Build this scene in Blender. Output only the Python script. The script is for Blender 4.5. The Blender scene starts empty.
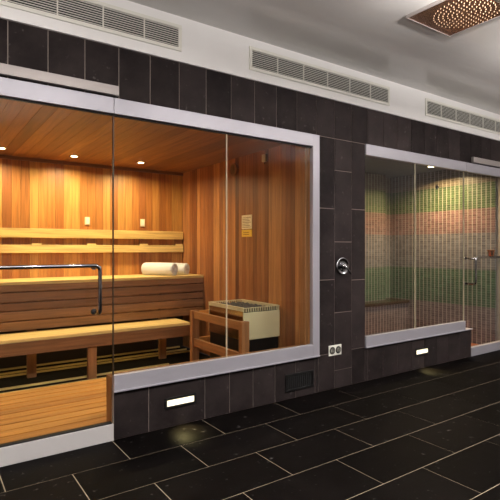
import bpy, bmesh, math, random
from mathutils import Vector, Matrix
random.seed(7)
C = bpy.context.scene.collection
PI = math.pi

# ------------------------------------------------------------------ materials
def newmat(name):
    m = bpy.data.materials.new(name); m.use_nodes = True
    nt = m.node_tree; b = nt.nodes['Principled BSDF']
    return m, nt, b
def rgb(r, g, b):   # sRGB 0-255 -> linear
    f = lambda c: ((c/255+0.055)/1.055)**2.4 if c/255 > .04045 else c/255/12.92
    return (f(r), f(g), f(b), 1)
def plain(name, col, rough=.5, metal=0, spec=.5, noise=.0, nscale=6, bump=0, bscale=60):
    m, nt, b = newmat(name); N = nt.nodes; L = nt.links
    b.inputs['Roughness'].default_value = rough; b.inputs['Metallic'].default_value = metal
    b.inputs['Specular IOR Level'].default_value = spec
    tc = N.new('ShaderNodeTexCoord'); no = N.new('ShaderNodeTexNoise'); no.inputs['Scale'].default_value = nscale
    no.inputs['Detail'].default_value = 5
    L.new(tc.outputs['Object'], no.inputs['Vector'])
    cr = N.new('ShaderNodeValToRGB'); cr.color_ramp.elements[0].position = .3; cr.color_ramp.elements[1].position = .7
    cr.color_ramp.elements[0].color = tuple(c*(1-noise) for c in col[:3])+(1,)
    cr.color_ramp.elements[1].color = tuple(min(1, c*(1+noise)) for c in col[:3])+(1,)
    L.new(no.outputs['Fac'], cr.inputs['Fac']); L.new(cr.outputs['Color'], b.inputs['Base Color'])
    if bump:
        n2 = N.new('ShaderNodeTexNoise'); n2.inputs['Scale'].default_value = bscale; L.new(tc.outputs['Object'], n2.inputs['Vector'])
        bp = N.new('ShaderNodeBump'); bp.inputs['Strength'].default_value = bump; bp.inputs['Distance'].default_value = .004
        L.new(n2.outputs['Fac'], bp.inputs['Height']); L.new(bp.outputs['Normal'], b.inputs['Normal'])
    return m
def emit(name, col, s):
    m, nt, b = newmat(name)
    b.inputs['Base Color'].default_value = (.8, .8, .8, 1)
    b.inputs['Emission Color'].default_value = col; b.inputs['Emission Strength'].default_value = s
    return m
def wood(name, axis, cols, rough=.45, grain=1.0):
    """boards: 'tint' attribute picks the board colour, grain runs along axis"""
    m, nt, b = newmat(name); N = nt.nodes; L = nt.links
    at = N.new('ShaderNodeAttribute'); at.attribute_name = 'tint'
    cr = N.new('ShaderNodeValToRGB'); el = cr.color_ramp.elements
    while len(el) < len(cols): el.new(.5)
    for i, c in enumerate(cols): el[i].position = i/(len(cols)-1); el[i].color = c
    L.new(at.outputs['Fac'], cr.inputs['Fac'])
    tc = N.new('ShaderNodeTexCoord'); mp = N.new('ShaderNodeMapping')
    s = [26, 26, 26]; s['XYZ'.index(axis)] = 1.3; mp.inputs['Scale'].default_value = s
    L.new(tc.outputs['Object'], mp.inputs['Vector'])
    # shift grain per board
    ad = N.new('ShaderNodeVectorMath'); ad.operation = 'MULTIPLY_ADD'
    cx = N.new('ShaderNodeCombineXYZ')
    for k in 'XYZ': L.new(at.outputs['Fac'], cx.inputs[k])
    L.new(cx.outputs[0], ad.inputs[0]); ad.inputs[1].default_value = (37, 53, 71); L.new(mp.outputs[0], ad.inputs[2])
    no = N.new('ShaderNodeTexNoise'); no.inputs['Scale'].default_value = 1.6; no.inputs['Detail'].default_value = 6
    no.inputs['Distortion'].default_value = .6
    L.new(ad.outputs[0], no.inputs['Vector'])
    mr = N.new('ShaderNodeMapRange'); mr.inputs['From Min'].default_value = .25; mr.inputs['From Max'].default_value = .75
    mr.inputs['To Min'].default_value = 1-.38*grain; mr.inputs['To Max'].default_value = 1+.25*grain
    L.new(no.outputs['Fac'], mr.inputs['Value'])
    mx = N.new('ShaderNodeVectorMath'); mx.operation = 'SCALE'
    L.new(cr.outputs['Color'], mx.inputs[0]); L.new(mr.outputs[0], mx.inputs['Scale'])
    L.new(mx.outputs[0], b.inputs['Base Color'])
    b.inputs['Roughness'].default_value = rough
    bp = N.new('ShaderNodeBump'); bp.inputs['Strength'].default_value = .15; bp.inputs['Distance'].default_value = .002
    L.new(no.outputs['Fac'], bp.inputs['Height']); L.new(bp.outputs['Normal'], b.inputs['Normal'])
    return m
def slate(name, c0, c1, r0, r1, spec=.5, bump=.25):
    m, nt, b = newmat(name); N = nt.nodes; L = nt.links
    at = N.new('ShaderNodeAttribute'); at.attribute_name = 'tint'
    tc = N.new('ShaderNodeTexCoord')
    no = N.new('ShaderNodeTexNoise'); no.inputs['Scale'].default_value = 4.5; no.inputs['Detail'].default_value = 8
    no.inputs['Roughness'].default_value = .65
    cx = N.new('ShaderNodeCombineXYZ')
    for k in 'XYZ': L.new(at.outputs['Fac'], cx.inputs[k])
    ad = N.new('ShaderNodeVectorMath'); ad.operation = 'MULTIPLY_ADD'; ad.inputs[1].default_value = (31, 47, 19)
    L.new(cx.outputs[0], ad.inputs[0]); L.new(tc.outputs['Object'], ad.inputs[2]); L.new(ad.outputs[0], no.inputs['Vector'])
    ma = N.new('ShaderNodeMath'); ma.operation = 'MULTIPLY_ADD'; ma.inputs[1].default_value = .45
    L.new(at.outputs['Fac'], ma.inputs[0]); 
    ms = N.new('ShaderNodeMapRange'); ms.inputs['From Min'].default_value = .35; ms.inputs['From Max'].default_value = .68; ms.inputs['To Max'].default_value = .6
    L.new(no.outputs['Fac'], ms.inputs['Value']); L.new(ms.outputs[0], ma.inputs[2])
    cr = N.new('ShaderNodeValToRGB'); cr.color_ramp.elements[0].color = c0; cr.color_ramp.elements[1].color = c1
    L.new(ma.outputs[0], cr.inputs['Fac'])
    n2 = N.new('ShaderNodeTexNoise'); n2.inputs['Scale'].default_value = 26; n2.inputs['Detail'].default_value = 4; L.new(ad.outputs[0], n2.inputs['Vector'])
    sp = N.new('ShaderNodeMapRange'); sp.inputs['From Min'].default_value = .66; sp.inputs['From Max'].default_value = .78; sp.inputs['To Max'].default_value = .35
    L.new(n2.outputs['Fac'], sp.inputs['Value'])
    mk = N.new('ShaderNodeMixRGB'); L.new(sp.outputs[0], mk.inputs['Fac']); L.new(cr.outputs['Color'], mk.inputs['Color1']); mk.inputs['Color2'].default_value = rgb(120, 116, 112)
    L.new(mk.outputs[0], b.inputs['Base Color'])
    rr = N.new('ShaderNodeMapRange'); rr.inputs['To Min'].default_value = r0; rr.inputs['To Max'].default_value = r1
    L.new(no.outputs['Fac'], rr.inputs['Value']); L.new(rr.outputs[0], b.inputs['Roughness'])
    b.inputs['Specular IOR Level'].default_value = spec
    bp = N.new('ShaderNodeBump'); bp.inputs['Strength'].default_value = bump; bp.inputs['Distance'].default_value = .004
    L.new(no.outputs['Fac'], bp.inputs['Height']); L.new(bp.outputs['Normal'], b.inputs['Normal'])
    return m
def thin_glass(name, tint, ior=1.5, extra=0.0):
    m = bpy.data.materials.new(name); m.use_nodes = True; nt = m.node_tree; N = nt.nodes; L = nt.links
    N.clear(); out = N.new('ShaderNodeOutputMaterial')
    tr = N.new('ShaderNodeBsdfTransparent'); tr.inputs['Color'].default_value = tint
    gl = N.new('ShaderNodeBsdfGlossy'); gl.inputs['Roughness'].default_value = .0
    fr = N.new('ShaderNodeFresnel'); fr.inputs['IOR'].default_value = ior
    geo = N.new('ShaderNodeNewGeometry')
    mth = N.new('ShaderNodeMath'); mth.operation = 'MULTIPLY_ADD'   # front faces only reflect
    inv = N.new('ShaderNodeMath'); inv.operation = 'SUBTRACT'; inv.inputs[0].default_value = 1
    L.new(geo.outputs['Backfacing'], inv.inputs[1])
    L.new(fr.outputs[0], mth.inputs[0]); L.new(inv.outputs[0], mth.inputs[1]); mth.inputs[2].default_value = extra
    mix = N.new('ShaderNodeMixShader'); L.new(mth.outputs[0], mix.inputs[0])
    L.new(tr.outputs[0], mix.inputs[1]); L.new(gl.outputs[0], mix.inputs[2]); L.new(mix.outputs[0], out.inputs['Surface'])
    return m
def mosaic():
    m, nt, b = newmat('colour_band_mosaic'); N = nt.nodes; L = nt.links
    tc = N.new('ShaderNodeTexCoord'); sp = N.new('ShaderNodeSeparateXYZ'); L.new(tc.outputs['Object'], sp.inputs[0])
    ax = N.new('ShaderNodeMath'); ax.operation = 'ADD'; L.new(sp.outputs['X'], ax.inputs[0]); L.new(sp.outputs['Y'], ax.inputs[1])
    def cell(src, size):
        d = N.new('ShaderNodeMath'); d.operation = 'DIVIDE'; d.inputs[1].default_value = size; L.new(src, d.inputs[0])
        f = N.new('ShaderNodeMath'); f.operation = 'FRACT'; L.new(d.outputs[0], f.inputs[0])
        fl = N.new('ShaderNodeMath'); fl.operation = 'FLOOR'; L.new(d.outputs[0], fl.inputs[0]); return f, fl
    fx, ix = cell(ax.outputs[0], .064); fz, iz = cell(sp.outputs['Z'], .032)
    gx = N.new('ShaderNodeMath'); gx.operation = 'LESS_THAN'; gx.inputs[1].default_value = .17; L.new(fx.outputs[0], gx.inputs[0])
    gz = N.new('ShaderNodeMath'); gz.operation = 'LESS_THAN'; gz.inputs[1].default_value = .13; L.new(fz.outputs[0], gz.inputs[0])
    gx2 = N.new('ShaderNodeMath'); gx2.operation = 'MULTIPLY'; gx2.inputs[1].default_value = .62; L.new(gx.outputs[0], gx2.inputs[0])
    gz2 = N.new('ShaderNodeMath'); gz2.operation = 'MULTIPLY'; gz2.inputs[1].default_value = .35; L.new(gz.outputs[0], gz2.inputs[0])
    gm = N.new('ShaderNodeMath'); gm.operation = 'MAXIMUM'; L.new(gx2.outputs[0], gm.inputs[0]); L.new(gz2.outputs[0], gm.inputs[1])
    ci = N.new('ShaderNodeCombineXYZ'); L.new(ix.outputs[0], ci.inputs['X']); L.new(iz.outputs[0], ci.inputs['Y'])
    wn = N.new('ShaderNodeTexWhiteNoise'); wn.noise_dimensions = '2D'; L.new(ci.outputs[0], wn.inputs['Vector'])
    tv = N.new('ShaderNodeMapRange'); tv.inputs['To Min'].default_value = .72; tv.inputs['To Max'].default_value = 1.15; L.new(wn.outputs['Value'], tv.inputs['Value'])
    dv = N.new('ShaderNodeMath'); dv.operation = 'DIVIDE'; dv.inputs[1].default_value = 2.5; L.new(sp.outputs['Z'], dv.inputs[0])
    cr = N.new('ShaderNodeValToRGB'); cr.color_ramp.interpolation = 'CONSTANT'; el = cr.color_ramp.elements
    bands = [(0, rgb(104, 90, 94)), (.50, rgb(62, 88, 66)), (1.0, rgb(106, 102, 108)), (1.5, rgb(122, 90, 88)), (1.83, rgb(70, 90, 56)), (2.17, rgb(108, 96, 80))]
    while len(el) < len(bands): el.new(.9)
    for e, (z, c) in zip(el, bands): e.position = z/2.5; e.color = c
    L.new(dv.outputs[0], cr.inputs['Fac'])
    no = N.new('ShaderNodeTexNoise'); no.inputs['Scale'].default_value = 9; no.inputs['Detail'].default_value = 3
    mp = N.new('ShaderNodeMapping'); mp.inputs['Scale'].default_value = (.5, .5, 3); L.new(tc.outputs['Object'], mp.inputs['Vector']); L.new(mp.outputs[0], no.inputs['Vector'])
    mr = N.new('ShaderNodeMapRange'); mr.inputs['To Min'].default_value = .45; mr.inputs['To Max'].default_value = 1.4; L.new(no.outputs['Fac'], mr.inputs['Value'])
    v1 = N.new('ShaderNodeVectorMath'); v1.operation = 'SCALE'; L.new(cr.outputs['Color'], v1.inputs[0]); L.new(tv.outputs[0], v1.inputs['Scale'])
    v2 = N.new('ShaderNodeVectorMath'); v2.operation = 'SCALE'; L.new(v1.outputs[0], v2.inputs[0]); L.new(mr.outputs[0], v2.inputs['Scale'])
    mx = N.new('ShaderNodeMixRGB'); L.new(gm.outputs[0], mx.inputs['Fac']); L.new(v2.outputs[0], mx.inputs['Color1'])
    mx.inputs['Color2'].default_value = rgb(190, 182, 172); L.new(mx.outputs[0], b.inputs['Base Color'])
    b.inputs['Roughness'].default_value = .3
    bp = N.new('ShaderNodeBump'); bp.inputs['Strength'].default_value = .3; bp.inputs['Distance'].default_value = .003; bp.invert = True
    L.new(gm.outputs[0], bp.inputs['Height']); L.new(bp.outputs['Normal'], b.inputs['Normal'])
    return m

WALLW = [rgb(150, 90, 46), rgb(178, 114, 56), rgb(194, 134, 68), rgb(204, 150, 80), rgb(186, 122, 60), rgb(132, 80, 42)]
SIDEW = [rgb(120, 70, 40), rgb(142, 86, 48), rgb(158, 100, 58), rgb(190, 132, 80), rgb(132, 78, 46), rgb(100, 58, 36)]  # side wall's dimmer light put into darker cedar colours
M = dict(
    tile=slate('dark_slate_wall_tile', rgb(25, 20, 20), rgb(54, 47, 46), .55, .8, .06),
    floor=slate('black_slate_floor_tile', rgb(4, 3, 3), rgb(17, 14, 13), .45, .62, .02, .35),
    grout=plain('pale_grout', rgb(150, 138, 128), .9),
    fgrout=plain('floor_grout', rgb(150, 136, 114), .8),
    plaster=plain('white_plaster', rgb(228, 225, 222), .55, noise=.03, nscale=2),
    ceil=plain('satin_grey_ceiling', rgb(202, 199, 195), .16, spec=.5, noise=.07, nscale=1.2),
    room=plain('grey_room_wall', rgb(150, 145, 140), .8, noise=.04),
    alu=plain('brushed_aluminium', rgb(168, 165, 172), .42, metal=.3, noise=.04, nscale=3),
    alu2=plain('satin_nickel_rail', rgb(158, 150, 146), .42, metal=.3, noise=.04, nscale=3),
    grille=plain('cream_painted_metal', rgb(218, 215, 204), .5),
    black=plain('black_void', rgb(14, 13, 12), .8),
    blackm=plain('black_metal', rgb(20, 19, 19), .4, noise=.1),
    chrome=plain('polished_chrome', rgb(165, 165, 168), .14, metal=1),
    steel=plain('stainless_steel', rgb(206, 202, 190), .3, metal=.8, noise=.05),
    copper=plain('dark_bronze_mirror', rgb(140, 104, 84), .16, metal=.85, noise=.25, nscale=20),
    nozzle=plain('pale_silicone', rgb(206, 180, 150), .35),
    sidewood=wood('shaded_cedar_wall_boards', 'Z', SIDEW),
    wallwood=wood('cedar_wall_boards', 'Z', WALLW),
    ceilwood=wood('cedar_ceiling_boards', 'Y', [rgb(110, 70, 38), rgb(140, 92, 50), rgb(158, 108, 60), rgb(126, 80, 44)]),
    benchwood=wood('cedar_bench_boards', 'X', [rgb(168, 104, 56), rgb(192, 124, 66), rgb(206, 142, 78)]),
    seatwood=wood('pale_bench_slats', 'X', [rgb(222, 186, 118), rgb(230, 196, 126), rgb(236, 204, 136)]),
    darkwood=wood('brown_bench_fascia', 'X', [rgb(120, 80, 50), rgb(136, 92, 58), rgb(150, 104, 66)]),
    postwood=wood('cedar_posts', 'Z', [rgb(142, 94, 58), rgb(160, 108, 66)]),
    railwood=wood('cedar_rails', 'Y', [rgb(142, 94, 58), rgb(160, 108, 66)]),
    duck=wood('golden_floor_slats', 'X', [rgb(178, 116, 48), rgb(194, 130, 56), rgb(204, 142, 68)]),
    glass=thin_glass('clear_glass', (.93, .95, .93, 1)),
    sglass=thin_glass('grey_green_glass', (.87, .91, .90, 1)),
    silicone=plain('silicone_joint', rgb(205, 190, 160), .4),
    mosaic=mosaic(),
    towel=plain('white_terry', rgb(214, 216, 224), .95, bump=.9, bscale=220),
    paper=plain('cream_paper', rgb(232, 216, 180), .7),
    yellow=plain('yellow_card', rgb(226, 182, 60), .6),
    ink=plain('dark_ink', rgb(90, 60, 40), .8),
    stone=plain('grey_sauna_stone', rgb(92, 86, 82), .9, noise=.4, nscale=30, bump=.6),
    shadewood=plain('shade_dark_wood', rgb(48, 32, 20), .6),  # dark colour stands in for the unlit wall under the benches
    alu3=plain('pale_threshold_metal', rgb(206, 202, 200), .4, metal=.2, noise=.04, nscale=3),
    casing=plain('cream_heater_casing', rgb(226, 212, 172), .35, metal=.2, noise=.05),
    sidesteel=plain('mirror_side_steel', rgb(190, 170, 150), .18, metal=1),
    seal=plain('dark_edge_seal', rgb(58, 44, 30), .4),
    dial=plain('brass_dial', rgb(120, 92, 64), .4, metal=.3),
    white=plain('white_plastic', rgb(228, 226, 214), .4),
    steamceil=plain('dark_grey_steam_ceiling', rgb(70, 74, 73), .5, noise=.1),
    steamfloor=plain('terracotta_floor', rgb(150, 84, 58), .5, noise=.2),
    concrete=plain('dark_subfloor', rgb(24, 18, 11), .9, spec=.1, noise=.2),
    lamp=emit('warm_lamp', (1, .78, .45, 1), 12),
    step=emit('step_lamp_lens', (1, .88, .52, 1), 1.15),
    cupcopper=plain('copper', rgb(222, 140, 92), .25, metal=.9),
    stonebench=plain('stone_bench_top', rgb(62, 48, 34), .25, noise=.2),
)

# ------------------------------------------------------------------ mesh helpers
class MB:
    def __init__(s, origin=(0, 0, 0)):
        s.bm = bmesh.new(); s.t = s.bm.verts.layers.float.new('tint'); s.o = Vector(origin)
    def box(s, x0, x1, y0, y1, z0, z1, tint=None, mi=0, rot=None):
        if tint is None: tint = random.random()
        vs = [s.bm.verts.new(Vector((x, y, z))-s.o) for x in (x0, x1) for y in (y0, y1) for z in (z0, z1)]
        if rot:
            c = sum((v.co for v in vs), Vector())/8
            for v in vs: v.co = c+rot @ (v.co-c)
        for v in vs: v[s.t] = tint
        for q in ((0, 1, 3, 2), (4, 6, 7, 5), (0, 4, 5, 1), (2, 3, 7, 6), (0, 2, 6, 4), (1, 5, 7, 3)):
            f = s.bm.faces.new([vs[i] for i in q]); f.material_index = mi
        return s
    def cyl(s, c, axis, r0, r1, length, seg=24, tint=.5, mi=0, smooth=True):
        """c = start centre, axis direction"""
        a = Vector(axis).normalized(); q = Vector((0, 0, 1)).rotation_difference(a)
        c = Vector(c)-s.o; rings = []
        for k, r in ((0, r0), (length, r1)):
            rings.append([s.bm.verts.new(c+a*k+q @ Vector((r*math.cos(2*PI*i/seg), r*math.sin(2*PI*i/seg), 0))) for i in range(seg)])
        for R in rings:
            for v in R: v[s.t] = tint
        for i in range(seg):
            f = s.bm.faces.new([rings[0][i], rings[0][(i+1) % seg], rings[1][(i+1) % seg], rings[1][i]]); f.smooth = smooth; f.material_index = mi
        f = s.bm.faces.new(rings[0][::-1]); f.material_index = mi
        f = s.bm.faces.new(rings[1]); f.material_index = mi
        return s
    def lathe(s, c, axis, prof, seg=28, tint=.5):
        """prof: list of (radius, distance along axis)"""
        a = Vector(axis).normalized(); q = Vector((0, 0, 1)).rotation_difference(a); c = Vector(c)-s.o; prev = None
        for r, k in prof:
            R = [s.bm.verts.new(c+a*k+q @ Vector((max(r, 1e-4)*math.cos(2*PI*i/seg), max(r, 1e-4)*math.sin(2*PI*i/seg), 0))) for i in range(seg)]
            for v in R: v[s.t] = tint
            if prev:
                for i in range(seg):
                    f = s.bm.faces.new([prev[i], prev[(i+1) % seg], R[(i+1) % seg], R[i]]); f.smooth = True
            else: s.bm.faces.new(R[::-1])
            prev = R
        s.bm.faces.new(prev)
        return s
    def tube(s, pts, r, seg=14):
        pts = [Vector(p)-s.o for p in pts]; prev = None; up = Vector((0.13, 0.27, 1)).normalized()
        for i, p in enumerate(pts):
            d = (pts[min(i+1, len(pts)-1)]-pts[max(i-1, 0)]).normalized()
            if prev is None:
                n = d.cross(up).normalized()
            else:
                n = (n-d*n.dot(d)).normalized()
            b = d.cross(n)
            R = [s.bm.verts.new(p+(n*math.cos(2*PI*k/seg)+b*math.sin(2*PI*k/seg))*r) for k in range(seg)]
            if prev:
                for k in range(seg):
                    f = s.bm.faces.new([prev[k], prev[(k+1) % seg], R[(k+1) % seg], R[k]]); f.smooth = True
            else: s.bm.faces.new(R[::-1])
            prev = R
        s.bm.faces.new(prev)
        return s
    def build(s, name, mat, parent=None, bevel=0, loc=None):
        bmesh.ops.recalc_face_normals(s.bm, faces=s.bm.faces)
        me = bpy.data.meshes.new(name); s.bm.to_mesh(me); s.bm.free()
        for m in (mat if isinstance(mat, (list, tuple)) else [mat]): me.materials.append(m)
        o = bpy.data.objects.new(name, me); C.objects.link(o)
        if parent: o.parent = parent
        else: o.location = loc if loc is not None else s.o
        if bevel:
            bv = o.modifiers.new('bevel', 'BEVEL'); bv.width = bevel; bv.segments = 2; bv.limit_method = 'ANGLE'
        return o
def arc(c, v0, v1, r, n=6):
    """rounded corner points: arrive along v0, leave along v1 at corner c"""
    c = Vector(c); v0 = Vector(v0); v1 = Vector(v1); o = c-v0*r+v1*r
    return [o+(-v1*r)*math.cos(t)+(v0*r)*math.sin(t) for t in [PI/2*i/n for i in range(n+1)]]
def thing(name, label, cat, loc, group=None):
    o = bpy.data.objects.new(name, None); C.objects.link(o); o.location = loc; o.empty_display_size = .1
    o['label'] = label; o['category'] = cat
    if group: o['group'] = group
    return o
def tag(o, label, cat, group=None):
    o['label'] = label; o['category'] = cat
    if group: o['group'] = group
    return o
def struct(o, label=None, cat=None):
    o['kind'] = 'structure'
    if label: o['label'] = label; o['category'] = cat
    return o
def sempty(name, loc, label, cat):
    o = bpy.data.objects.new(name, None); C.objects.link(o); o.location = loc
    return struct(o, label, cat)
def copy_tree(o, loc, label):
    r = o.copy(); C.objects.link(r); r.location = loc; r['label'] = label
    for ch in list(o.children):
        c = ch.copy(); C.objects.link(c); c.parent = r
        for g in list(ch.children):
            d = g.copy(); C.objects.link(d); d.parent = c
    return r

# ------------------------------------------------------------------ dimensions
D = 3.16                       # facade plane
XL, XR, YB = -2.6, 7.4, -3.4   # room
ZC, ZS = 2.995, 2.665          # ceiling, foot of soffit
KX0, KX1 = 1.075, 2.948        # sauna knee wall, ends at pillar
PX1 = 3.562                    # right edge of pillar
SX1 = 5.42                     # end of steam knee wall
GX = 5.28
HZ0, HZ1 = 2.205, 2.312        # header
SZ0, SZ1 = .33, .44            # sill
WS, BS, SC = 2.87, 5.71, 2.295 # sauna side wall, back wall, ceiling
SLX = -.45                     # sauna left wall
WT, BT, TC = 6.2, 4.97, 2.42   # steam side wall, back wall, ceiling

# ------------------------------------------------------------------ setting: main room
m = MB()
m.box(XL, XR, YB, D+.05, -.06, -.002, 0, 1)
TL, TD = .69, .365; g = .003
r = 0; y1 = 3.19
while y1 > YB:
    y0 = y1-TD; off = 1.755 if r % 2 == 0 else 1.41
    k = math.floor((XL-off)/TL); x = off+k*TL
    while x < XR:
        a, b_ = max(x, XL), min(x+TL, XR)
        if b_-a > .02: m.box(a+g, b_-g, max(y0, YB)+g, min(y1, D+.05)-g, -.02, 0, mi=0)
        x += TL
    y1 = y0; r += 1
struct(m.build('floor', [M['floor'], M['fgrout']]))
sh = (2.907, 3.443, 1.654, 2.19)   # shower panel
m = MB(); m.box(XL, XR, YB, D+.02, ZC, ZC+.1)
struct(m.build('ceiling', M['ceil']))
for n, b in (('wall_left', (XL-.1, XL, YB, D+.1)), ('wall_right', (XR, XR+.1, YB, D+.1)), ('wall_back', (XL, XR, YB-.1, YB))):
    struct(MB().box(*b, 0, ZC).build(n, M['room']))

# front wall: grout bed + individual slate tiles
JX = [3.149-.2264*i for i in range(-20, 30)]; JX.sort()
m = MB(); TT = .012; gg = .0028
def bed(x0, x1, z0, z1, y1=D+.12): m.box(x0, x1, D+.004, y1, z0, z1, 0, 1)
def tiles(x0, x1, z0, z1, joints):
    xs = [x0]+[j for j in joints if x0+.03 < j < x1-.03]+[x1]
    for a, b in zip(xs, xs[1:]): m.box(a+gg, b-gg, D, D+TT, z0+gg, z1-gg)
# lintel
bed(XL, XR, HZ1, ZS+.02); tiles(XL, XR, HZ1, ZS, JX)
# left pier out of view
bed(XL, -.35, 0, HZ1); tiles(XL, -.35, 0, .9, JX); tiles(XL, -.35, .9, HZ1, JX)
# sauna knee wall
bed(KX0, KX1, 0, SZ0)
tiles(KX0, KX1, 0, SZ0, [1.327, 1.78]+[j-.015 for j in JX if j > 1.95])
# pillar
bed(KX1, PX1, 0, HZ1, D+.12)
for a, b, zs in ((KX1, 3.149, (.33, 1.009, 1.662)), (3.149, 3.376, (.165, .70, 1.357, 2.02)), (3.376, PX1, (.335, .995, 1.67))):
    z = [0]+list(zs)+[HZ1]
    for p, q in zip(z, z[1:]): m.box(a+gg, b-gg, D, D+TT, p+gg, q-gg)
# steam knee wall
bed(PX1, SX1, 0, SZ0); tiles(PX1, SX1, 0, SZ0, JX)
# right pier (outside the frame)
bed(6.22, XR, 0, HZ1); tiles(6.22, XR, 0, .9, JX); tiles(6.22, XR, .9, HZ1, JX)
struct(m.build('wall_front', [M['tile'], M['grout']]))
# plaster soffit above the tiles
m = MB(); m.box(XL, XR, D-.012, D+.12, ZS, ZC)
struct(m.build('trim_1', M['plaster']), 'white plaster soffit band above the dark tiles', 'soffit')

# ------------------------------------------------------------------ ceiling-high air grilles
def air_grille(x0, label):
    w, z0, z1 = 1.727, 2.737, 2.927; o = (x0, D-.012, z0)
    t = thing('air_grille', label, 'vent', o, 'linear air grilles in the soffit')
    f = .026; y0, y1 = D-.024, D-.0125
    m = MB(o); m.box(x0, x0+w, y0, y1, z0, z0+f); m.box(x0, x0+w, y0, y1, z1-f, z1)
    m.box(x0, x0+f, y0, y1, z0+f, z1-f); m.box(x0+w-f, x0+w, y0, y1, z0+f, z1-f); m.build('frame', M['grille'], t, .002)
    m = MB(o); m.box(x0+f, x0+w-f, y1-.001, y1, z0+f, z1-f); m.build('backing', M['black'], t)
    n = 9; hh = (z1-z0-2*f)/n
    for i in range(n):
        zc = z0+f+hh*(i+.5)
        m = MB(o); m.box(x0+f, x0+w-f, y0+.001, y0+.007, zc-.0022, zc+.0022); m.build('slat', M['grille'], t)
    for i in range(1, 6):
        xx = x0+w*i/6
        MB(o).box(xx-.004, xx+.004, y0+.0005, y1-.001, z0+f, z1-f).build('mullion', M['grille'], t)
    return t
g0 = air_grille(-.154, 'long white air grille above the sauna door, nearest of the soffit grilles')
copy_tree(g0, (2.178, D-.012, 2.737), 'long white air grille in the soffit above the dark tiled pillar')
copy_tree(g0, (4.50, D-.012, 2.737), 'long white air grille in the soffit above the steam room')

# ------------------------------------------------------------------ ceiling rain shower panel
cx_, cy_ = (sh[0]+sh[1])/2, (sh[2]+sh[3])/2
t = thing('rain_shower_head', 'square bronze-coloured rain shower panel on the ceiling dotted with pale nozzles', 'shower head', (cx_, cy_, ZC-.022))
O = (cx_, cy_, ZC-.022)
m = MB(O); f = .008
m.box(sh[0], sh[1], sh[2], sh[2]+f, ZC-.024, ZC); m.box(sh[0], sh[1], sh[3]-f, sh[3], ZC-.024, ZC)
m.box(sh[0], sh[0]+f, sh[2]+f, sh[3]-f, ZC-.024, ZC); m.box(sh[1]-f, sh[1], sh[2]+f, sh[3]-f, ZC-.024, ZC)
m.build('frame', M['alu2'], t)
pl = MB(O)
for i in range(3):
    w = (sh[1]-sh[0]-2*f)/3
    pl.box(sh[0]+f+w*i+.0015, sh[0]+f+w*(i+1)-.0015, sh[2]+f, sh[3]-f, ZC-.02, ZC-.001)
pl.build('face_plate', M['copper'], t)
noz = []
rr = .032
while rr < .24:
    n = int(2*PI*rr/.034)
    for i in range(n):
        a = 2*PI*i/n; noz.append((3.2+rr*math.cos(a), 1.90+rr*math.sin(a)))
    rr += .031
noz = [p for p in noz if p[0] < sh[1]-.02 and p[1] > sh[2]+.02 and p[1] < sh[3]-.02]
noz.sort(key=lambda p: -p[1]*1.2-p[0]*.2)        # the ones the photograph shows first
proto = None
for i, (x, y) in enumerate(noz[:100]):
    if proto is None:
        mm = MB((0, 0, 0)); mm.cyl((0, 0, 0), (0, 0, -1), .0036, .0026, .006, 10); proto = mm.build('nozzle', M['nozzle'], t)
        o = proto
    else:
        o = proto.copy(); C.objects.link(o); o.parent = t
    o.location = (x-cx_, y-cy_, .002)
mm = MB(O)
for x, y in noz[100:]: mm.cyl((x, y, ZC-.02), (0, 0, -1), .0036, .0026, .006, 8)
o = mm.build('nozzles', M['nozzle'], t); o['kind'] = 'stuff'

# ------------------------------------------------------------------ sauna room shell
def planks(m, axis, a0, a1, w, b, z0, z1, face, th=.014, gap=.0022):
    a = a0
    while a < a1-1e-4:
        e = min(a+w, a1); p, q = a+gap/2, e-gap/2
        if axis == 'X': m.box(p, q, b, b+th*face, z0, z1)
        else: m.box(b, b+th*face, p, q, z0, z1)
        a = e
m = MB(); m.box(SLX, WS+.02, BS+.014, BS+.1, 0, SC, 0, 1); planks(m, 'X', SLX, WS, .0905, BS, 0, SC, 1)
struct(m.build('wall_sauna_back', [M['wallwood'], M['darkwood']]))
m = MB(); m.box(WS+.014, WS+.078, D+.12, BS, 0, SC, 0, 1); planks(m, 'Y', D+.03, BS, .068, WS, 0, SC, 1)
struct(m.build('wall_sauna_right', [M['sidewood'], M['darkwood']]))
m = MB(); m.box(SLX-.08, SLX-.014, D+.125, BS, 0, SC, 0, 1); planks(m, 'Y', D+.125, BS, .0905, SLX, 0, SC, -1)
struct(m.build('wall_sauna_left', [M['wallwood'], M['darkwood']]))
m = MB(); m.box(SLX, WS, D+.125, BS, SC+.014, SC+.06, 0, 1)
x = SLX
while x < WS:
    m.box(x+.001, min(x+.105, WS)-.001, D+.04, BS, SC, SC+.014); x += .105
struct(m.build('ceiling_sauna', [M['ceilwood'], M['darkwood']]))
m = MB(); m.box(SLX, WS, D+.12, BS, -.05, -.006)
struct(m.build('floor_sauna', M['concrete']))
# wood lining behind knee wall and at its door end
m = MB(); m.box(KX0+.002, WS, D+.121, D+.135, 0, SZ1-.02, .5); m.box(KX0-.006, KX0-.0005, D+.035, D+.135, .0, SZ1-.02, .1)
m.box(2.828, WS-.001, D+.045, D+.11, SZ1, HZ0, .4)
struct(m.build('trim_2', M['postwood']), 'cedar lining around the sauna window opening', 'trim')

# ------------------------------------------------------------------ aluminium frames, glass, doors
FY0, FY1 = D-.014, D+.03
def pane(name, x0, x1, z0, z1, mat, parent, o):
    m = MB(o); m.box(x0, x1, D+.008, D+.018, z0, z1); return m.build(name, mat, parent)
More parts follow.
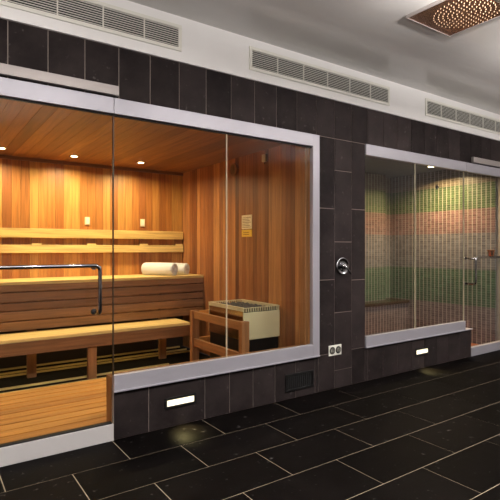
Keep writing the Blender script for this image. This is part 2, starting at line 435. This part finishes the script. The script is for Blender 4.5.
# sauna window
o = (2.0, D, SZ0)
w = sempty('window_1', o, 'large sauna window in an aluminium frame beside the pillar', 'window')
m = MB(o)
m.box(KX0, WS, FY0, FY1, HZ0, HZ1); m.box(KX0, WS, FY0, FY1, SZ0, SZ1); m.box(WS, KX1, FY0, FY1, SZ0, HZ1)
m.box(KX0-.004, KX1, FY0-.008, FY0, SZ0-.004, SZ0+.008)
m.build('window_frame', M['alu'], w, .002)
pane('pane', KX0+.004, 1.977, SZ1, HZ0, M['glass'], w, o); pane('pane', 1.983, WS, SZ1, HZ0, M['glass'], w, o)
MB(o).box(1.977, 1.983, D+.007, D+.019, SZ1, HZ0).build('joint', M['silicone'], w)
MB(o).box(KX0+.003, WS, D+.005, D+.022, HZ0-.012, HZ0-.0005).build('gasket', M['black'], w)
MB(o).box(KX0-.0025, KX0+.0035, D+.004, D+.022, SZ1, HZ0-.013).build('edge_seal', M['seal'], w)
# sauna door
o = (KX0, D, 0)
d = sempty('door_1', o, 'frameless glass sauna door with towel bar handle', 'door')
m = MB(o); m.box(-.35, KX0-.004, FY0, FY1, HZ0, HZ1); m.build('header_track', M['alu'], d, .002)
m = MB(o); m.box(-.35, 1.10, D-.034, D-.001, 2.325, 2.388); m.build('header_cover', M['alu2'], d, .002)
m = MB(o); m.box(-.35, KX0-.001, D-.004, D+.05, 0.0, .112); m.build('threshold', M['alu3'], d, .002)
pane('door_panel', -.35, KX0-.004, .122, HZ0-.012, M['glass'], d, o)
MB(o).box(-.35, KX0-.004, D+.004, D+.022, HZ0-.011, HZ0-.0005).build('gasket', M['black'], d)
MB(o).box(-.35, KX0-.01, D+.005, D+.04, .1125, .1215).build('gasket', M['black'], d)
def handle(x, s, far, parent, o, label):
    """s = +1 bar runs to +X, -1 to -X"""
    Y = D-.128; zt, zb = 1.188, .88; r = .0125
    m = MB(o)
    p = [Vector((far, Y, zt)), ]+arc((x, Y, zt), (-s, 0, 0), (0, 0, -1), .035)+arc((x, Y, zb), (0, 0, -1), (0, 1, 0), .03)+[Vector((x, D+.006, zb))]
    m.tube(p, r); h = m.build('handle', M['chrome'], parent); h['label'] = label
    mm = MB(o); mm.tube([(x, Y+.004, zt-.012), (x, D+.006, zt-.012)], r*.9); mm.cyl((x, D+.006, zb), (0, -1, 0), .02, .02, .008); mm.cyl((x, D+.006, zt-.012), (0, -1, 0), .02, .02, .008)
    k = mm.build('handle_mount', M['chrome'], parent)
handle(.943, -1, -.2, d, o, 'chrome towel bar with a bent pull')
# steam window
o = (4.4, D, SZ0)
w = sempty('window_2', o, 'steam room window of greenish glass in an aluminium frame', 'window')
m = MB(o)
m.box(PX1, GX+.02, FY0, FY1, HZ0, HZ1); m.box(PX1, GX+.002, FY0, FY1, SZ0, SZ1); m.box(PX1, SX1+.004, FY0-.008, D+.12, SZ0-.004, SZ0+.008)
m.build('window_frame', M['alu'], w, .002)
pane('pane', PX1, 4.352, SZ1, HZ0, M['sglass'], w, o); pane('pane', 4.358, GX-.003, SZ1, HZ0, M['sglass'], w, o)
MB(o).box(4.352, 4.358, D+.007, D+.019, SZ1, HZ0).build('joint', M['silicone'], w)
# steam door
o = (GX, D, 0)
d = sempty('door_2', o, 'frameless glass steam room door with a chrome handle', 'door')
m = MB(o); m.box(GX+.025, 6.22, FY0, FY1, HZ0, HZ1); m.build('header_track', M['alu'], d, .002)
m = MB(o); m.box(SX1, 6.3, D-.034, D-.001, 2.322, 2.388); m.build('header_cover', M['alu2'], d, .002)
m = MB(o); m.box(SX1+.006, 6.22, D-.004, D+.05, 0.0, .105); m.build('threshold', M['alu'], d, .002)
pane('door_panel', GX+.003, 6.2, SZ1+.002, HZ0, M['sglass'], d, o)
pane('door_panel', SX1+.008, 6.2, .115, SZ1+.002, M['sglass'], d, o)
MB(o).box(GX-.003, GX+.003, D+.006, D+.02, SZ1, HZ0).build('edge_seal', M['silicone'], d)
handle(5.30, 1, 6.1, d, o, 'chrome towel bar with a bent pull')

# ------------------------------------------------------------------ sauna benches
def bench(name, label, x0, x1, y0, y1, z, fas, posts, nsl, group=None):
    o = (x0, y0, 0); t = thing(name, label, 'bench', o, group); w = (y1-y0)/nsl; th = .03
    for i in range(nsl):
        m = MB(o); m.box(x0, x1, y0+w*i+.0015, y0+w*(i+1)-.0015, z-th, z); m.build('seat_slat', M['seatwood'], t, .003)
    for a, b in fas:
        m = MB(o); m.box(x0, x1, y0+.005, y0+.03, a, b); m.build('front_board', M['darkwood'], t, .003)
    for x, y, zt, zb in posts:
        m = MB(o); m.box(x, x+.085, y, y+.045, zb, zt); m.build('post', M['postwood'], t, .003)
    xs = x0+.05
    while xs < x1-.1:
        m = MB(o); m.box(xs, xs+.045, y0+.06, y1-.02, z-th-.07, z-th-.001); m.build('cross_bearer', M['railwood'], t); xs += .75
    return t
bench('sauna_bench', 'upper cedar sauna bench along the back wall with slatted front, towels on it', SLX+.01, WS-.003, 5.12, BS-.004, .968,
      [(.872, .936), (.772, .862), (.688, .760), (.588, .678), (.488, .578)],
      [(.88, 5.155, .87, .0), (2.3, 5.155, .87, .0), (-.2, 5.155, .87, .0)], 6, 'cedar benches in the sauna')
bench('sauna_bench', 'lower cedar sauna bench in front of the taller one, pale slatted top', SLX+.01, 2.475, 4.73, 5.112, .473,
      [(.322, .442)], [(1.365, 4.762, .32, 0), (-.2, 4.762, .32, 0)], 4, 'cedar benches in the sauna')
struct(MB().box(SLX, WS-.001, BS-.03, BS-.001, SC-.035, SC-.001, .1).build('trim_5', M['darkwood']), 'dark cornice batten along the top of the sauna back wall', 'trim')
# backrest rails on the back wall
t = thing('backrest', 'pair of long horizontal cedar backrest rails on the sauna back wall', 'backrest', (1.2, BS, 1.25))
O = (1.2, BS, 1.25)
for z0, z1 in ((1.412, 1.515), (1.245, 1.335)):
    MB(O).box(SLX+.02, WS-.015, BS-.062, BS-.034, z0, z1).build('rail', M['seatwood'], t, .003)
for x in (-.1, 1.06, 1.66, 2.31, 2.80):
    MB(O).box(x-.045, x+.045, BS-.033, BS-.001, 1.255, 1.505).build('bracket', M['postwood'], t)
    MB(O).box(x-.05, x+.05, BS-.060, BS-.0335, 1.336, 1.352, .9).build('bracket', M['seatwood'], t)
# duckboard
t = thing('duckboard', 'golden slatted wooden duckboard on the sauna floor behind the door', 'floor mat', (1, 3.9, 0))
O = (1, 3.9, 0); y = D+.14
for x in (-.2, .5, 1.2, 1.9, 2.2):
    MB(O).box(x, x+.05, D+.145, 4.56, -.004, .018).build('bearer', M['railwood'], t)
while y < 4.5:
    MB(O).box(SLX+.02, 2.28, y+.007, y+.107, .019, .042).build('slat', M['duck'], t, .002); y += .118
for yy in (4.70, 4.86, 5.33, 5.45, 5.64):  # pale strips stand in for lines of light on the floor
    b = MB((1, yy, 0)); b.box(SLX+.02, 2.28 if yy < 5 else 2.80, yy, yy+.010, -.004, .016); b = b.build('light_line_strip', M['seatwood'], None)
    tag(b, 'thin pale strip standing in for a line of light on the sauna floor under the benches', 'light line', 'painted light lines under the benches')
O = (1.2, 5.10, .43)
t = thing('added_bench_strip', 'warm fill strip added beneath the sauna benches to light the floor strips', 'lamp', O)
MB(O).box(SLX+.1, 2.4, 5.116, 5.14, .425, .437).build('channel', M['alu2'], t)
l = bpy.data.lights.new('added_strip_light', 'AREA'); l.shape = 'RECTANGLE'; l.size = 2.6; l.size_y = .015; l.energy = 3.5; l.color = (1, .74, .32)  # unseen strip lamp, added to brighten the floor strips
lo = bpy.data.objects.new('lamp_light', l); C.objects.link(lo); lo.parent = t; lo.location = (-.1, .022, -.012)
struct(MB().box(SLX, WS-.002, BS-.02, BS-.001, .0, .44, .1).build('shade_board_sauna', M['shadewood']), 'dark board standing in for the shade behind the sauna benches', 'shade board')  # dark board painted in for shade low on the back wall
# small fill slats between door threshold and duckboard
m = MB(); m.box(SLX, KX0-.01, D+.052, D+.125, -.004, .035)
struct(m.build('trim_3', M['duck']), 'wooden strip behind the sauna door threshold', 'trim')

# towels
def towel(cx, cy, L, r, ang, label):
    O = (cx, cy, .9695); x0, x1, y = cx-L/2, cx+L/2, cy
    t = thing('rolled_towel', label, 'towel', O, 'rolled white towels on the upper bench'); t.rotation_euler.z = ang
    m = MB(O); seg = 44
    ks = [(0, .84), (.005, .94), (.018, 1)]+[(.018+(L-.036)*i/16, 1) for i in range(1, 16)]+[(L-.018, 1), (L-.005, .94), (L, .84)]
    rings = []
    for j, (k, sc) in enumerate(ks):
        Rg = []
        for i in range(seg):
            a = 2*PI*i/seg; step = .05*max(0, 1-abs(a-2.2)/.25)
            rr = r*sc*(1+.02*math.sin(3*a+j*.3)-step); z = max(rr*math.sin(a), -r*.93)
            Rg.append(m.bm.verts.new(Vector((k-L/2, rr*math.cos(a), z+r*.93))))
        rings.append(Rg)
    for p, q in zip(rings, rings[1:]):
        for i in range(seg):
            f = m.bm.faces.new([p[i], p[(i+1) % seg], q[(i+1) % seg], q[i]]); f.smooth = True
    for Rg, d_ in ((rings[0], 1), (rings[-1], -1)):
        c = m.bm.verts.new(Vector((Rg[0].co.x+d_*.02, 0, r*.93)))
        for i in range(seg): m.bm.faces.new([Rg[i], Rg[(i+1) % seg], c])
    m.build('roll', M['towel'], t)
    for ex in (L/2-.006, -L/2+.006):
        m = MB((0, 0, 0)); pts = []
        for i in range(80):
            a = i/79*2*PI*2.3; rr = .010+(r*.86-.010)*i/79
            pts.append((ex, rr*math.cos(a), r*.93+rr*math.sin(a)))
        m.tube(pts, .0075, 8); m.build('spiral_edge', M['towel'], t)
towel(2.40, 5.385, .44, .079, -1.0, 'white towel rolled up on the upper sauna bench, the front one')
towel(2.655, 5.47, .34, .073, -1.0, 'white towel roll on the upper sauna bench, half hidden behind the front roll')

# small lit wall fittings on back wall
def wall_light(x, label):
    O = (x, BS, 1.57)
    t = thing('wall_light', label, 'wall light', O, 'small square fittings on the sauna back wall')
    MB(O).box(x-.03, x+.03, BS-.012, BS-.001, 1.57, 1.665).build('plate', M['paper'], t, .003)
    MB(O).box(x-.019, x+.019, BS-.018, BS-.0125, 1.583, 1.652).build('lens', M['white'], t, .002)
wall_light(1.625, 'small pale square fitting on the sauna back wall near the glass door edge')
wall_light(2.31, 'small pale square fitting on the sauna back wall above the rolled towels')

# ceiling downlights in sauna
def downlight(x, y, z, power, label, col=(1, .77, .43), cat='lamp', size=.075, group='round downlights in the sauna ceiling', r=.05, spread=2.85):
    O = (x, y, z)
    t = thing('downlight', label, cat, O, group)
    m = MB(O); m.lathe((x, y, z), (0, 0, -1), [(r*.72, -.002), (r*.75, .004), (r, .005), (r*1.05, .001)], 32); m.build('trim_ring', M['chrome'], t)
    m = MB(O); m.cyl((x, y, z-.0045), (0, 0, -1), r*.68, r*.6, .004, 28); m.build('lens', M['lamp'], t)
    l = bpy.data.lights.new('downlight_lamp', 'AREA'); l.shape = 'DISK'; l.size = size; l.energy = power; l.color = col; l.spread = spread
    lo = bpy.data.objects.new('lamp_light', l); C.objects.link(lo); lo.parent = t; lo.location = (0, 0, -.02)
    return t
for x, y, lb in ((1.37, 5.30, 'lit round downlight in the sauna ceiling beside the glass door edge'), (2.106, 5.25, 'lit round downlight in the sauna ceiling above the rolled towels'), (.665, 5.28, 'round downlight at the far left of the sauna ceiling')):
    downlight(x, y, SC-.001, 18, lb)

# ------------------------------------------------------------------ heater and its guard
t = thing('heater_guard', 'low cedar guard rail in front of the sauna heater', 'guard rail', (2.34, 3.9, 0)); O = (2.34, 3.9, 0)
for y0 in (3.43, 4.345):
    MB(O).box(2.298, 2.378, y0, y0+.055, .0, .655).build('post', M['postwood'], t, .004)
for z0, z1 in ((.575, .648), (.29, .37)):
    MB(O).box(2.312, 2.35, 3.486, 4.344, z0, z1).build('rail', M['railwood'], t, .003)
for y0 in (4.345,):
    for z0, z1 in ((.575, .648), (.29, .37)):
        MB(O).box(2.379, 2.866, y0+.01, y0+.045, z0, z1).build('rail', M['benchwood'], t, .003)
hx0, hx1, hy0, hy1 = 2.43, 2.852, 3.60, 4.24
t = thing('sauna_heater', 'steel sauna heater filled with stones behind the cedar guard rail', 'heater', ((hx0+hx1)/2, 3.9, 0)); O = ((hx0+hx1)/2, 3.9, 0)
m = MB(O); m.box(hx0+.04, hx1-.04, hy0+.05, hy1-.05, .0, .12); m.build('base', M['blackm'], t)
m = MB(O); m.box(hx0+.01, hx1-.01, hy0+.01, hy1-.01, .12, .45); m.build('lower_body', M['blackm'], t, .006)
m = MB(O)
m.box(hx0, hx1, hy0, hy0+.012, .45, .704); m.box(hx0, hx1, hy1-.012, hy1, .45, .715)
m.box(hx1-.012, hx1, hy0+.012, hy1-.012, .45, .715)
m.box(hx0+.012, hx1-.012, hy0+.012, hy1-.012, .45, .46); m.build('outer_casing', M['casing'], t, .004)
MB(O).box(hx0, hx0+.0115, hy0+.0125, hy1-.0125, .45, .715).build('side_panel', M['sidesteel'], t)
m = MB(O)      # slotted rim
k = hx0
while k < hx1-.01:
    m.box(k, k+.009, hy0-.001, hy0+.01, .710, .742); m.box(k, k+.009, hy1-.01, hy1, .716, .742); k += .027
k = hy0+.02
while k < hy1-.02:
    m.box(hx0-.001, hx0+.02, k, k+.008, .716, .742); m.box(hx1-.02, hx1, k, k+.008, .716, .742); k += .02
m.box(hx0-.003, hx1, hy0-.003, hy0+.022, .743, .747); m.box(hx0-.003, hx1, hy1-.02, hy1+.002, .743, .75)
m.box(hx0-.003, hx0+.02, hy0+.022, hy1-.02, .743, .75); m.box(hx1-.02, hx1, hy0+.022, hy1-.02, .743, .75)
m.build('slotted_rim', M['casing'], t)
rnd = random.Random(3)
ys = hy0+.06
while ys < hy1-.04:
    xs = hx0+.055
    while xs < hx1-.04:
        me = bmesh.new(); bmesh.ops.create_icosphere(me, subdivisions=2, radius=.030)
        for v in me.verts: v.co *= 1+rnd.uniform(-.12, .12); v.co.z *= .75
        mesh = bpy.data.meshes.new('sauna_stone'); me.to_mesh(mesh); me.free(); mesh.materials.append(M['stone'])
        s = bpy.data.objects.new('sauna_stone', mesh); C.objects.link(s); s.location = (xs+rnd.uniform(-.005, .005), ys, .7125+rnd.uniform(0, .005))
        tag(s, 'rough grey stone lying in the top tray of the sauna heater', 'stone', 'stones in the sauna heater')
        xs += .07
    ys += .075
MB(O).box(hx0+.022, hx1-.022, hy0+.012, hy0+.016, .68, .742).build('liner', M['black'], t)
MB(O).box(hx0+.013, hx1-.013, hy0+.018, hy1-.013, .66, .679).build('stone_tray', M['blackm'], t)

# side wall things: notice cards, dial, sensor
Y0, Y1 = 4.09, 4.278
t = thing('notice', 'cream printed instruction card on the sauna side wall above the yellow card', 'sign', (WS, 4.18, 1.49)); O = (WS, 4.18, 1.49)
MB(O).box(WS-.006, WS-.001, Y0, Y1, 1.503, 1.652).build('card', M['paper'], t)
for i in range(7):
    MB(O).box(WS-.0072, WS-.0062, Y0+.015+.02*(i % 3), Y1-.015, 1.520+i*.017, 1.5245+i*.017).build('print_line', M['ink'], t)
t = thing('notice', 'small yellow warning card on the sauna side wall below the cream card', 'sign', (WS, 4.18, 1.42)); O = (WS, 4.18, 1.42)
MB(O).box(WS-.006, WS-.001, Y0, Y1, 1.42, 1.495).build('card', M['yellow'], t)
for i in range(2):
    MB(O).box(WS-.0072, WS-.0062, Y0+.05, Y1-.03, 1.442+i*.02, 1.447+i*.02).build('print_line', M['ink'], t)
t = thing('thermometer', 'round wood-rimmed thermometer dial high on the sauna side wall', 'thermometer', (WS, 4.43, 2.17)); O = (WS, 4.43, 2.17)
MB(O).lathe((WS-.001, 4.43, 2.17), (-1, 0, 0), [(.072, 0), (.075, .012), (.068, .022), (.055, .022), (.054, .014)], 32).build('rim', M['postwood'], t)
MB(O).cyl((WS-.0155, 4.43, 2.17), (-1, 0, 0), .053, .053, .001, 32).build('dial', M['dial'], t)
MB(O).box(WS-.0185, WS-.0172, 4.427, 4.433, 2.155, 2.21).build('needle', M['ink'], t)
t = thing('temperature_sensor', 'small pale temperature sensor box high on the sauna side wall', 'sensor', (WS, 3.85, 2.17)); O = (WS, 3.85, 2.17)
MB(O).box(WS-.03, WS-.001, 3.82, 3.88, 2.17, 2.245).build('housing', M['steel'], t, .004)
MB(O).cyl((WS-.016, 3.85, 2.169), (0, 0, -1), .006, .006, .025).build('probe', M['chrome'], t)

# ------------------------------------------------------------------ facade fittings
def step_spot(t):
    l = bpy.data.lights.new('step_lamp', 'SPOT'); l.energy = 15; l.color = (1, .84, .36); l.spot_size = 1.5; l.spot_blend = .9; l.shadow_soft_size = .03
    lo = bpy.data.objects.new('lamp_light', l); C.objects.link(lo); lo.parent = t; lo.location = (0, -.035, 0); lo.rotation_euler = (math.radians(-27), 0, 0)
def step_light(xc, w, zc, label):
    O = (xc, D, zc)
    t = thing('step_light', label, 'light', O, 'step lights in the tiled knee walls')
    h = .04; a, b = xc-w/2, xc+w/2; f = .018; y0, y1 = D-.008, D-.0008
    m = MB(O); m.box(a, b, y0, y1, zc+h-f, zc+h); m.box(a, b, y0, y1, zc-h, zc-h+f); m.box(a, a+f, y0, y1, zc-h+f, zc+h-f); m.box(b-f, b, y0, y1, zc-h+f, zc+h-f)
    m.build('bezel', M['blackm'], t, .002)
    MB(O).box(a+f, b-f, D-.005, y1, zc-h+f, zc+h-f).build('lens', M['step'], t); step_spot(t)
step_light(1.574, .255, .176, 'lit black-rimmed step light in the tiled knee wall under the sauna window')
step_light(4.46, .235, .182, 'lit step light in the tiled knee wall under the steam room window')
# dark vent
a, b, z0, z1 = 2.56, 2.884, .067, .215; O = (a, D, z0)
t = thing('wall_vent', 'black rectangular vent with upright bars low in the tiled wall', 'vent', O)
m = MB(O); f = .016; y0, y1 = D-.009, D-.0008
m.box(a, b, y0, y1, z1-f, z1); m.box(a, b, y0, y1, z0, z0+f); m.box(a, a+f, y0, y1, z0+f, z1-f); m.box(b-f, b, y0, y1, z0+f, z1-f)
m.build('frame', M['blackm'], t, .002)
MB(O).box(a+f, b-f, y1-.001, y1, z0+f, z1-f).build('backing', M['black'], t)
k = a+f+.01
while k < b-f-.01:
    MB(O).box(k, k+.006, y0+.002, y1-.0015, z0+f, z1-f).build('bar', M['blackm'], t); k += .0225
# outlet
O = (3.15, D, .31)
t = thing('wall_outlet', 'white double socket on the dark tiled pillar', 'outlet', O)
MB(O).box(3.07, 3.232, D-.007, D-.0005, .308, .404).build('plate', M['white'], t, .003)
for x in (3.113, 3.190):
    m = MB(O); m.cyl((x, D-.0075, .356), (0, -1, 0), .034, .032, .003, 24); s = m.build('socket', M['blackm'], t)
    MB(O).cyl((x, D-.0106, .356), (0, -1, 0), .022, .021, .002, 24).build('socket_face', M['steel'], s)
    m = MB(O)
    m.box(x-.011, x-.007, D-.0142, D-.0128, .357, .372); m.box(x+.007, x+.011, D-.0142, D-.0128, .357, .372); m.cyl((x, D-.0128, .343), (0, -1, 0), .005, .005, .0014, 10)
    m.build('pin_holes', M['black'], s)
# shower valve
O = (3.247, D, 1.13)
t = thing('shower_valve', 'round chrome shower valve with lever on the dark tiled pillar', 'shower valve', O)
MB(O).lathe((3.247, D-.0005, 1.13), (0, -1, 0), [(.084, 0), (.084, .006), (.078, .014), (.07, .014), (.064, .006), (.03, .0135)], 40).build('escutcheon', M['chrome'], t)
MB(O).lathe((3.247, D-.0135, 1.13), (0, -1, 0), [(.03, 0), (.026, .02), (.022, .03), (.016, .036)], 32).build('hub', M['chrome'], t)
MB(O).tube([(3.247, D-.045, 1.13), (3.265, D-.05, 1.11), (3.29, D-.054, 1.08), (3.305, D-.056, 1.058)], .007).build('lever', M['chrome'], t)

# ------------------------------------------------------------------ steam room
SL = PX1+.02
m = MB(); m.box(SL, WT+.08, BT, BT+.08, 0, TC); struct(m.build('wall_steam_back', M['mosaic']))
m = MB(); m.box(WT, WT+.08, D+.121, BT, 0, TC); struct(m.build('wall_steam_right', M['mosaic']))
m = MB(); m.box(SL-.08, SL, D+.121, BT, 0, TC); struct(m.build('wall_steam_left', M['mosaic']))
m = MB(); m.box(SL-.08, WT+.08, D+.121, BT+.08, TC, TC+.05); struct(m.build('ceiling_steam', M['steamceil']))
m = MB(); m.box(SL, WT, D+.05, BT, -.05, .0); struct(m.build('floor_steam', M['steamfloor']))
m = MB(); m.box(5.42, 5.88, BT-.16, BT-.001, .5, TC-.001)  # added slab; the plain back wall only varies in light here
struct(m.build('trim_4', M['mosaic']), 'mosaic slab added for a lighter stretch of the steam room back wall', 'added slab')
O = (5, 4.62, 0)
t = thing('steam_bench', 'mosaic-faced bench with a stone top at the back of the steam room', 'bench', O)
MB(O).box(SL+.002, WT-.002, 4.64, BT-.002, .001, .455).build('base', M['mosaic'], t)
MB(O).box(SL+.002, WT-.002, 4.61, BT-.002, .456, .498).build('bench_top', M['stonebench'], t, .004)
O = (WT, 4.13, 2.17)
t = thing('steam_sensor', 'small dark round sensor high on the steam room mosaic wall', 'sensor', O)
m = MB(O); m.cyl((WT-.001, 4.13, 2.19), (-1, 0, 0), .028, .024, .02); m.build('cap', M['blackm'], t)
MB(O).cyl((WT-.0215, 4.13, 2.19), (-1, 0, 0), .008, .006, .012).build('tip', M['chrome'], t)
O = (WT, 3.35, 1.2)
t = thing('copper_cup', 'small copper cup-shaped fitting on the steam room mosaic wall', 'fitting', O)
MB(O).lathe((WT-.07, 3.30, 1.19), (0, 0, 1), [(.02, 0), (.034, .01), (.038, .055), (.047, .08), (.047, .086)], 28).build('cup', M['cupcopper'], t)  # copper cup form on a short arm
MB(O).tube([(WT-.001, 3.30, 1.21), (WT-.04, 3.30, 1.21)], .008).build('arm', M['cupcopper'], t)
downlight(5.757, 3.914, TC-.001, 46, 'lit round downlight in the steam room ceiling', col=(1, .68, .36), group=None, r=.085, spread=2.7)

# ------------------------------------------------------------------ added fill lamps for the main room, all unseen
def fill_lamp(x, y):  # unseen lamp added to light the walls evenly
    O = (x, y, ZC)
    t = thing('added_ceiling_lamp', 'round white ceiling lamp added out of view to fill the room with light', 'lamp', O, 'added ceiling fill lamps out of view')
    MB(O).lathe((x, y, ZC-.001), (0, 0, -1), [(.16, 0), (.16, .02), (.15, .03)], 32).build('housing', M['white'], t)
    l = bpy.data.lights.new('fill_lamp', 'AREA'); l.shape = 'DISK'; l.size = .4; l.energy = DOWN; l.color = (1, .95, .93)
    lo = bpy.data.objects.new('lamp_light', l); C.objects.link(lo); lo.parent = t; lo.location = (0, 0, -.04)
def fill_up_lamp(x, y, z=1.95):  # unseen bowl added to brighten ceiling and soffit
    O = (x, y, z)
    t = thing('added_uplighter', 'white hanging bowl uplighter added out of view to brighten the ceiling', 'lamp', O, 'added fill uplighters out of view')
    MB(O).lathe((x, y, z), (0, 0, 1), [(.02, 0), (.10, .01), (.16, .04), (.18, .08)], 32).build('bowl', M['white'], t)
    MB(O).cyl((x, y, z+.08), (0, 0, 1), .006, .006, ZC-z-.081, 8).build('stem', M['white'], t)
    l = bpy.data.lights.new('fill_lamp', 'AREA'); l.shape = 'DISK'; l.size = .3; l.energy = UP; l.color = (1, .95, .93)
    lo = bpy.data.objects.new('lamp_light', l); C.objects.link(lo); lo.parent = t; lo.location = (0, 0, .1); lo.rotation_euler = (PI, 0, 0)
DOWN, UP = 42, 92
for x in (-1.6, -.2, 1.2, 2.6, 4.0, 5.4): fill_lamp(x, .8)
for x, y, z in ((-1.4, .55, 1.95), (.25, .3, 1.95), (2.75, 1.3, 2.7), (4.4, 1.3, 2.7), (5.85, .5, 1.95)): fill_up_lamp(x, y, z)

# ------------------------------------------------------------------ world, camera, view
w = bpy.data.worlds.new('world'); bpy.context.scene.world = w; w.use_nodes = True
w.node_tree.nodes['Background'].inputs[0].default_value = (.5, .5, .52, 1); w.node_tree.nodes['Background'].inputs[1].default_value = .05
cam = bpy.data.cameras.new('camera'); co = bpy.data.objects.new('camera', cam); C.objects.link(co)
cam.sensor_width = 36; cam.lens = 475/500*36; cam.shift_y = -.004; cam.clip_start = .02
co.location = (0, 0, 1.3); co.rotation_euler = (PI/2, 0, -math.radians(34.8))
S = bpy.context.scene; S.camera = co
S.view_settings.view_transform = 'Standard'; S.view_settings.look = 'None'; S.view_settings.gamma = 1
S.view_settings.exposure = 0; S.view_settings.use_curve_mapping = False
S.cycles.max_bounces = 8; S.cycles.transparent_max_bounces = 16; S.cycles.use_denoising = True
